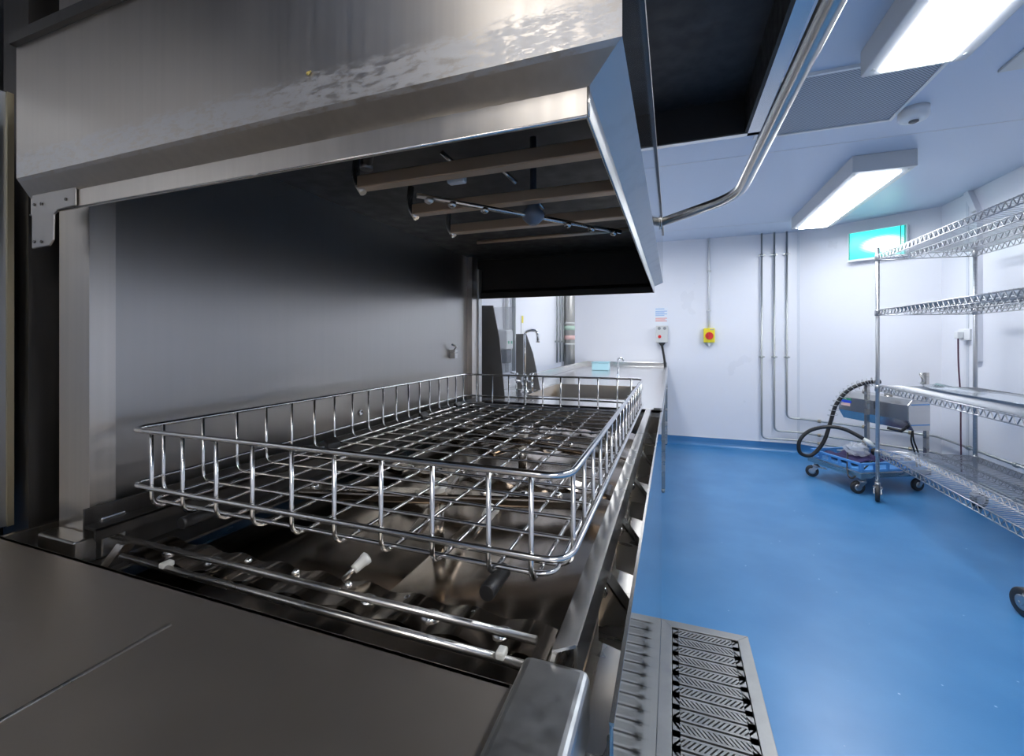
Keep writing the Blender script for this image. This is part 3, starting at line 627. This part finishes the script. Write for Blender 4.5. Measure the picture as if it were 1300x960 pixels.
MB().box(gx0,gx1,gy0,gy1,ZC-.008,ZC).build('perforated_plate', perf, o)
MB().box(gx0-.015,gx1+.015,gy0-.015,gy0,ZC-.014,ZC).box(gx0-.015,gx1+.015,gy1,gy1+.015,ZC-.014,ZC).box(gx0-.015,gx0,gy0,gy1,ZC-.014,ZC).box(gx1,gx1+.015,gy0,gy1,ZC-.014,ZC).build('frame', plast, o)
a = at(1160,146,Z=ZC-.03)
o = thing('smoke_detector', 'round white detector on the ceiling between the two lights', 'detector', (a.x,a.y,ZC-.07))
MB().lathe((a.x,a.y,ZC),(0,0,-1),[(.062,0),(.062,.045),(.055,.055),(.04,.06)],28).build('body', plast, o)
MB().lathe((a.x,a.y,ZC-.058),(0,0,-1),[(.02,0),(.02,.008),(.012,.012)],16).build('sensor', mat('sensor_dark',(.15,.15,.16),.4), o)
a = at(1296,70,Z=ZC)
o = MB().box(a.x-.02,a.x+.25,a.y-.10,a.y+.10,ZC-.012,ZC).build('ceiling_hatch', greyp, None, .003); tag(o, 'pale square ceiling plate at the upper right edge', 'hatch')
# extraction canopy over the machine
cy0, cy1, cx1, cz0 = -.15, 2.27, .372, 2.16
cn = thing('extraction_canopy', 'large dark ceiling extraction canopy with steel rim above pot washer', 'canopy', (-.4,.9,cz0))
MB().box(-1.18,cx1,cy1-.012,cy1,cz0,ZC).box(cx1-.012,cx1,cy0,cy1,cz0,ZC).box(-1.18,cx1,cy0,cy0+.012,cz0,ZC).build('outer_skirt', steel, cn)
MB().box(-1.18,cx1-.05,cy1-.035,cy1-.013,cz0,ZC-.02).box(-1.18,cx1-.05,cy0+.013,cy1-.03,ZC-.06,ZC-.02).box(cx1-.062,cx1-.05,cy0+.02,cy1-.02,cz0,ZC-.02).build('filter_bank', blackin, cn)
MB().box(cx1-.05,cx1,cy0,cy1,cz0-.004,cz0).box(-1.18,cx1,cy1-.03,cy1,cz0-.004,cz0).build('bottom_flange', tabl, cn)

# ------------------------------------------------------------------ floor drain
dx0, dx1, dy0, dy1 = -.0445, .286, .72, 1.985
dr = thing('floor_drain', 'stainless steel slotted floor drain grating beside the pot washer front', 'drain', ((dx0+dx1)/2,(dy0+dy1)/2,0))
MB().box(dx0+.04,dx1-.035,dy0+.03,dy1-.03,.0005,.002).build('channel_shade_sheet', blackin, dr)  # flat black sheet stands for the shaded depth under the grating
p = MB(); fw = .042
drs = mat('drain_steel', (.34,.34,.33), .42, .9, noise=((30,30,30), .06, .06, 0))
p.prism([(dx0,dy1,.001),(dx1,dy1,.001),(dx1-fw,dy1-fw,.001),(dx0+fw,dy1-fw,.001)],(0,0,.013))
p.prism([(dx1,dy1,.001),(dx1,dy0,.001),(dx1-fw,dy0+fw,.001),(dx1-fw,dy1-fw,.001)],(0,0,.013))
p.prism([(dx0,dy0,.001),(dx0,dy1,.001),(dx0+fw,dy1-fw,.001),(dx0+fw,dy0+fw,.001)],(0,0,.013))
p.prism([(dx1,dy0,.001),(dx0,dy0,.001),(dx0+fw,dy0+fw,.001),(dx1-fw,dy0+fw,.001)],(0,0,.013))
p.build('frame', drs, dr, .0015)
gx0_, gx1_ = dx0+fw+.003, dx1-fw-.003
y = dy1-fw-.006; k = 0; pitch_ = .052
while y-pitch_ > dy0+fw:
    ya, yb = y, y-pitch_+.008
    q = MB(); q.box(gx0_,gx1_,ya-.008,ya,.003,.012).box(gx0_,gx1_,yb,yb+.008,.003,.012).box(gx0_,gx0_+.022,yb,ya,.003,.012).box(gx1_-.022,gx1_,yb,ya,.003,.012)
    n_ = 14; s0 = gx0_+.016; st_ = (gx1_-gx0_-.032)/n_
    sl = .012 if k % 2 else -.012
    for j in range(n_+1):
        x = s0+j*st_; q.prism([(x-.0045-sl,ya-.007,.003),(x+.0045-sl,ya-.007,.003),(x+.0045+sl,yb+.007,.003),(x-.0045+sl,yb+.007,.003)],(0,0,.009))
    q.build('grating_strip', drs, dr)
    y -= pitch_; k += 1

# ------------------------------------------------------------------ wire shelving rack on castors
def caster(par, x, y, top, rz, r=.055, brake=True):
    """a swivel castor whose wheel touches the floor"""
    R = Matrix.Rotation(rz,3,'Z'); O = Vector((x,y,0)); tr = lambda v: O+R@Vector(v)
    q = MB(); q.lathe(tr((0,0,top)),(0,0,-1),[(.018,0),(.018,.03)],14).lathe(tr((0,0,top-.03)),(0,0,-1),[(.028,0),(.03,.01),(.022,.018)],18)
    zt_ = top-.045
    for s in (-1,1): q.hexa([tr(v) for v in ((-.02,s*.02-.0015,zt_),(.025,s*.02-.0015,zt_),(.025,s*.02+.0015,zt_),(-.02,s*.02+.0015,zt_))][::1]+[tr(v) for v in ((-.02,s*.02-.0015,zt_+.004),(.025,s*.02-.0015,zt_+.004),(.025,s*.02+.0015,zt_+.004),(-.02,s*.02+.0015,zt_+.004))])
    for s in (-1,1): q.prism([tr(v) for v in ((-.022,s*.02,zt_+.003),(.022,s*.02,zt_+.003),(.042,s*.02,r-.006),(.022,s*.02,r-.01))], R@Vector((0,s*.003,0)))
    q.obox(tr((0,0,zt_+.003)), R@Vector((.024,0,0)), R@Vector((0,.022,0)), (0,0,.003))
    q.cyl(tr((.03,-.026,r)), tr((.03,.026,r)), .006, 10)
    o = q.build('caster', zinc, par)
    q = MB(); ax = R@Vector((0,1,0)); c = tr((.03,0,r))
    q.lathe(c-ax*.014, ax, [(r*.62,0),(r*.92,.0),(r,.006),(r,.022),(r*.92,.028),(r*.62,.028)], 28); q.build('wheel', tyre, o)
    q = MB(); q.lathe(c-ax*.0155, ax, [(r*.3,0),(r*.60,.002),(r*.60,.029),(r*.3,.031)], 24); q.build('wheel_disc', zinc, o)
    if brake:
        q = MB(); q.hexa([tr(v) for v in ((-.075,-.02,zt_-.012),(-.02,-.02,zt_),(-.02,.02,zt_),(-.075,.02,zt_-.012),(-.075,-.02,zt_-.006),(-.02,-.02,zt_+.006),(-.02,.02,zt_+.006),(-.075,.02,zt_-.006))]); q.build('brake_lever', zinc, o)
    return o
rk = thing('wire_shelving_rack', 'tall four tier chrome wire shelving rack on castors at right', 'rack', (1.75,3.3,0))
ra, rb, rc, rd = Vector((1.458,4.06,0)), Vector((2.05,4.11,0)), Vector((2.06,2.57,0)), Vector((1.455,2.54,0))
for i, c in enumerate((ra,rb,rc,rd)):
    q = MB(); q.cyl(c+Vector((0,0,.125)), c+Vector((0,0,1.905)), .0125, 16)
    q.lathe(c+Vector((0,0,1.905)),(0,0,1),[(.0135,0),(.0135,.006),(.008,.010)],16)
    for k in range(68): q.lathe(c+Vector((0,0,.16+k*.0254)),(0,0,1),[(.0128,0),(.0131,.001),(.0131,.002),(.0128,.003)],12)
    q.build('post', zinc, rk)
    caster(rk, c.x, c.y, .135, (-1.92,.4,.5,1.75)[i], .062, i in (0,3))
def wire_shelf(z):
    h = .038; q = MB(); r1, r2 = .0035, .0022
    C = [ra,rb,rc,rd]; up = Vector((0,0,1))
    def truss(a, b, n):
        q.tube([a+up*z,b+up*z], r1, 6); q.tube([a+up*(z-h),b+up*(z-h)], r1, 6)
        pts = [a.lerp(b, (i+.5)/n)+up*(z if i % 2 else z-h) for i in range(n)]
        q.tube(pts, r2, 5)
    truss(ra,rd,60); truss(rb,rc,60); truss(ra,rb,22); truss(rd,rc,22)
    for t in (.33,.66): truss(ra.lerp(rb,t), rd.lerp(rc,t), 56)
    nw = 54
    for i in range(1,nw):
        t = i/nw; q.tube([ra.lerp(rd,t)+up*(z+.0045), rb.lerp(rc,t)+up*(z+.0045)], .0018, 5)
    o = q.build('wire_shelf', zinc, rk)
    for c in C: MB().lathe(c+up*(z-h-.004),(0,0,1),[(.016,0),(.019,.004),(.017,h),(.015,h+.008)],16).build('shelf_collar', zinc, o)
for z in (1.858, 1.44, .868, .375): wire_shelf(z)
# shallow bent tray lying on the third shelf
sz = .868+.0075
tr_ = thing('shallow_tray', 'shiny shallow tray with upturned end on the rack third shelf', 'tray', (1.75,3.4,sz))
a, b = at(1165,500,Z=sz+.01), at(1262,526,Z=sz+.01)
q = MB(); n_ = 12; vs = []
A_ = Vector((1.60,3.82,0)); B_ = Vector((1.66,2.95,0)); wd = Vector((.30,.02,0))
for i in range(n_+1):
    t = i/n_; c = A_.lerp(B_, t); zz = sz+.002+.03*max(0,1-t*4)**2
    for j in range(9):
        s = j/8; e_ = .012*(abs(s-.5)*2)**4
        vs.append(c+wd*s*(.35+.65*min(1,t*3))+Vector((0,0,zz+e_)))
q.add(vs, [(i*9+j,i*9+j+1,(i+1)*9+j+1,(i+1)*9+j) for i in range(n_) for j in range(8)], True)
o = q.build('tray_sheet', mat('bright_sheet_metal',(.78,.82,.84),.15,1), tr_); so = o.modifiers.new('s','SOLIDIFY'); so.thickness = .0015; so.offset = 1
MB().tube(fillet([(1.61,3.80,sz+.035),(1.62,3.79,sz+.06),(1.605,3.80,sz+.11)],.02,4),.009,10).build('handle', steel, tr_)

# ------------------------------------------------------------------ cleaning trolley behind the rack
w1, w2, w3 = Vector((1.17,4.57,0)), Vector((1.395,4.17,0)), Vector((1.905,4.44,0))
uu = (w3-w2).normalized(); vv = (w2-w1).normalized(); vv = (vv-uu*vv.dot(uu)).normalized()
w4 = w1+(w3-w2)
tc_ = (w1+w2+w3+w4)/4
tr = thing('washing_trolley', 'low steel trolley carrying a faceted steel hose box, behind rack', 'trolley', (tc_.x,tc_.y,0))
Lu, Lv = (w3-w2).length/2+.03, (w2-w1).length/2+.03
zc = .155
MB().obox(tc_+Vector((0,0,zc)), uu*Lu, vv*Lv, Vector((0,0,.022))).build('base', steel, tr, .004)
for c, a_, br in ((w1,2.9,1),(w2,3.3,0),(w3,3.6,0),(w4,1.,0)):
    c2 = tc_+(c-tc_)*.93; caster(tr, c2.x, c2.y, zc-.02, a_, .050, br)
fl = Vector((1.73,4.28,0)); bl = fl-vv*.62; up = Vector((0,0,1)); W = .20
z0, z1 = .50, .745
prof = [(.0,z0+.085),(.0,z1-.02),(.03,z1),(W-.03,z1),(W,z1-.02),(W,z0+.06),(W-.06,z0),(.06,z0)]
prof = [(0,z0+.08),(0,z1-.045),(.045,z1),(W,z1),(W,z0+.0),(.05,z0)]
MB().prism([fl+uu*a+up*z for a,z in prof], bl-fl).build('box_body', mat('satin_box_steel',(.60,.59,.57),.24,1), tr, .003)
MB().prism([fl+vv*.001+uu*a+up*z for a,z in [(p_[0]*.97+.003, p_[1]) for p_ in prof]], vv*.003).build('end_plate', mirror, tr)
for z in (z0+.045,z1-.04): MB().obox(fl+vv*.005+uu*W*.55+up*z, uu*W*.42, vv*.001, up*.004).build('blue_tape', bluep, tr)
s_c = bl.lerp(fl,.12)+up*(z1-.085)-uu*.0015
MB().obox(s_c, vv*.055, uu*.0015, up*.012).build('blue_sticker', mat('sticker_blue',(.02,.07,.65),.4), tr)
MB().obox(s_c+up*.022, vv*.055, uu*.0015, up*.009).build('green_sticker', mat('sticker_green',(.03,.25,.12),.4), tr)
MB().obox(s_c-up*.026, vv*.045, uu*.0015, up*.013).build('pink_sticker', mat('sticker_pink',(.8,.55,.5),.4), tr)
pa = at(1181,520,Z=0.66); 
pA = Vector((1.925,4.47,0)); pB = Vector((1.55,4.52,0))
for c, top_ in ((pA,.95),(pB,.84)):
    MB().obox(c+up*((zc+top_)/2), uu*.013, vv*.013, up*((top_-zc)/2)).build('upright', steel, tr)
for t in (.30,.62): 
    c = bl.lerp(fl,t)+uu*.09; MB().lathe(c+up*(z1-.002),up,[(.028,0),(.028,.03),(.02,.034),(.02,.05),(.012,.055)],16).build('inlet_fitting', steel, tr)
MB().tube([fl+uu*.05-vv*.05+up*(z0+.02),fl+uu*.0-vv*.05+up*(z0-.01),fl-uu*.05-vv*.12+up*(z0+.005)],.012,8).build('trigger_handle', rubber, tr)
for k, d_ in enumerate((.02,.05)):
    c = fl+uu*.08-vv*.03
    MB().tube(spline([c+up*(z0+.005),c+uu*(d_*.8-.03)+up*(z0-.08),c+uu*d_+up*(z0-.18),c+uu*(d_+.02)+up*.21]),.006,8).build('lead', rubber, tr)
# hose with spring guard
hs = thing('black_hose', 'thick looping black hose with wire spring guard on the trolley', 'hose', (tc_.x-.2,tc_.y,.4))
def hz_(px,py,z_): # depth along the camera axis
    a,b = (px-HX)/F*z_, (HY-py)/F*z_; return Vector((a*cs-z_*sn, a*sn+z_*cs, H+b))
pts = [hz_(*q_) for q_ in ((1118,485,3.62),(1100,486,3.70),(1078,495,3.75),(1062,513,3.78),(1054,537,3.80),(1045,562,3.80),(1030,578,3.82),(1016,575,3.84),(1015,560,3.84),(1028,547,3.82),(1050,542,3.76),(1072,545,3.7),(1096,557,3.62))]
hs_p = spline(pts,8); MB().tube(hs_p,.0155,12).build('hose', rubber, hs)
# coil spring
q = MB(); sp = []; seg = hs_p[:32]; turns = 15
for i in range(turns*10):
    t = i/(turns*10)*(len(seg)-2); k = int(t); fr_ = t-k; c = seg[k].lerp(seg[k+1],fr_); T = (seg[k+1]-seg[k]).normalized()
    n1 = T.cross(Vector((sn*-1,cs,0))).normalized(); n2 = T.cross(n1); a = 2*PI*i/10
    sp.append(c+(n1*math.cos(a)+n2*math.sin(a))*.036)
q.tube(sp,.0022,5); q.build('spring_guard', zinc, hs)
e = pts[-1]; MB().tube([e,e+Vector((.03,-.02,-.025)),e+Vector((.06,-.03,-.06))],[.014,.02,.016],12).build('spray_gun', nozz, hs)
MB().lathe(e+Vector((.055,-.03,-.07)),(.5,-.3,-1),[(.018,0),(.03,.02),(.03,.04),(.016,.06)],16).build('nozzle', rubber, hs)
# blue crate on the trolley
cr = thing('blue_crate', 'bright blue slotted plastic crate lying on the trolley base', 'crate', (tc_.x,tc_.y,zc+.022), 0)
cb = zc+.0225; cu, cv, ch = Lu-.02, Lv-.02, .07
cc = tc_-vv*.0
MB().obox(cc+up*(cb+.003), uu*cu, vv*cv, up*.003).build('crate_base', bluep, cr)
for s, (d1,l1,d2,l2) in enumerate(((uu,cu,vv,cv),(uu,cu,-vv,cv),(vv,cv,uu,cu),(vv,cv,-uu,cu))):
    q = MB(); c = cc+d2*l2
    q.obox(c+up*(cb+.008), d1*l1, d2*.004, up*.008); q.obox(c+up*(cb+ch-.008), d1*l1, d2*.008, up*.008)
    for j in range(6): q.obox(c+d1*l1*(-1+.4*j)*.97+up*(cb+ch/2), d1*.012, d2*.004, up*(ch/2-.004))
    q.build('slotted_side', bluep, cr)
q = MB(); g = 10
vs = [cc-vv*.05-uu*.03+uu*(i/g-.5)*cu*1.3+vv*(j/g-.5)*cv*1.3+up*(cb+.03+.02*math.sin(i*1.3)*math.cos(j*1.7)+.012*random.random()) for i in range(g+1) for j in range(g+1)]
q.add(vs,[(i*(g+1)+j,(i+1)*(g+1)+j,(i+1)*(g+1)+j+1,i*(g+1)+j+1) for i in range(g) for j in range(g)], True)
o = q.build('folded_cloth', purple); so = o.modifiers.new('s','SOLIDIFY'); so.thickness = .006; tag(o, 'dark purple crumpled cloth lying inside the blue crate', 'cloth')
q = MB(); bc = hz_(1088,570,3.72); n_ = 14
vs = []; fs_ = []
for i in range(9):
    t = PI*i/8
    for j in range(n_):
        a = 2*PI*j/n_; rr = 1+.25*random.uniform(-1,1)
        vs.append(bc+Vector((math.sin(t)*math.cos(a)*.085*rr, math.sin(t)*math.sin(a)*.07*rr, math.cos(t)*.055*rr)))
fs_ = [(i*n_+j,(i+1)*n_+j,(i+1)*n_+(j+1)%n_,i*n_+(j+1)%n_) for i in range(8) for j in range(n_)]
q.add(vs, fs_, False); o = q.build('plastic_bag', clear); tag(o, 'crumpled clear plastic bag on top of the blue crate', 'bag')
o = MB().tube(spline([hz_(1076,575,3.62),hz_(1076,600,3.5),hz_(1082,607,3.45),hz_(1095,597,3.45),hz_(1108,585,3.45)]),.006,8).build('drooping_cord', rubber)
tag(o, 'thin black cord drooping over the front edge of blue crate', 'cord')

# ------------------------------------------------------------------ world and view
w = bpy.data.worlds.new('world'); S.world = w; w.use_nodes = True
w.node_tree.nodes['Background'].inputs[0].default_value = (.5,.6,.8,1); w.node_tree.nodes['Background'].inputs[1].default_value = .02
S.view_settings.view_transform = 'Standard'; S.view_settings.look = 'None'
S.view_settings.exposure = 1.36; S.view_settings.gamma = 1; S.view_settings.use_curve_mapping = False
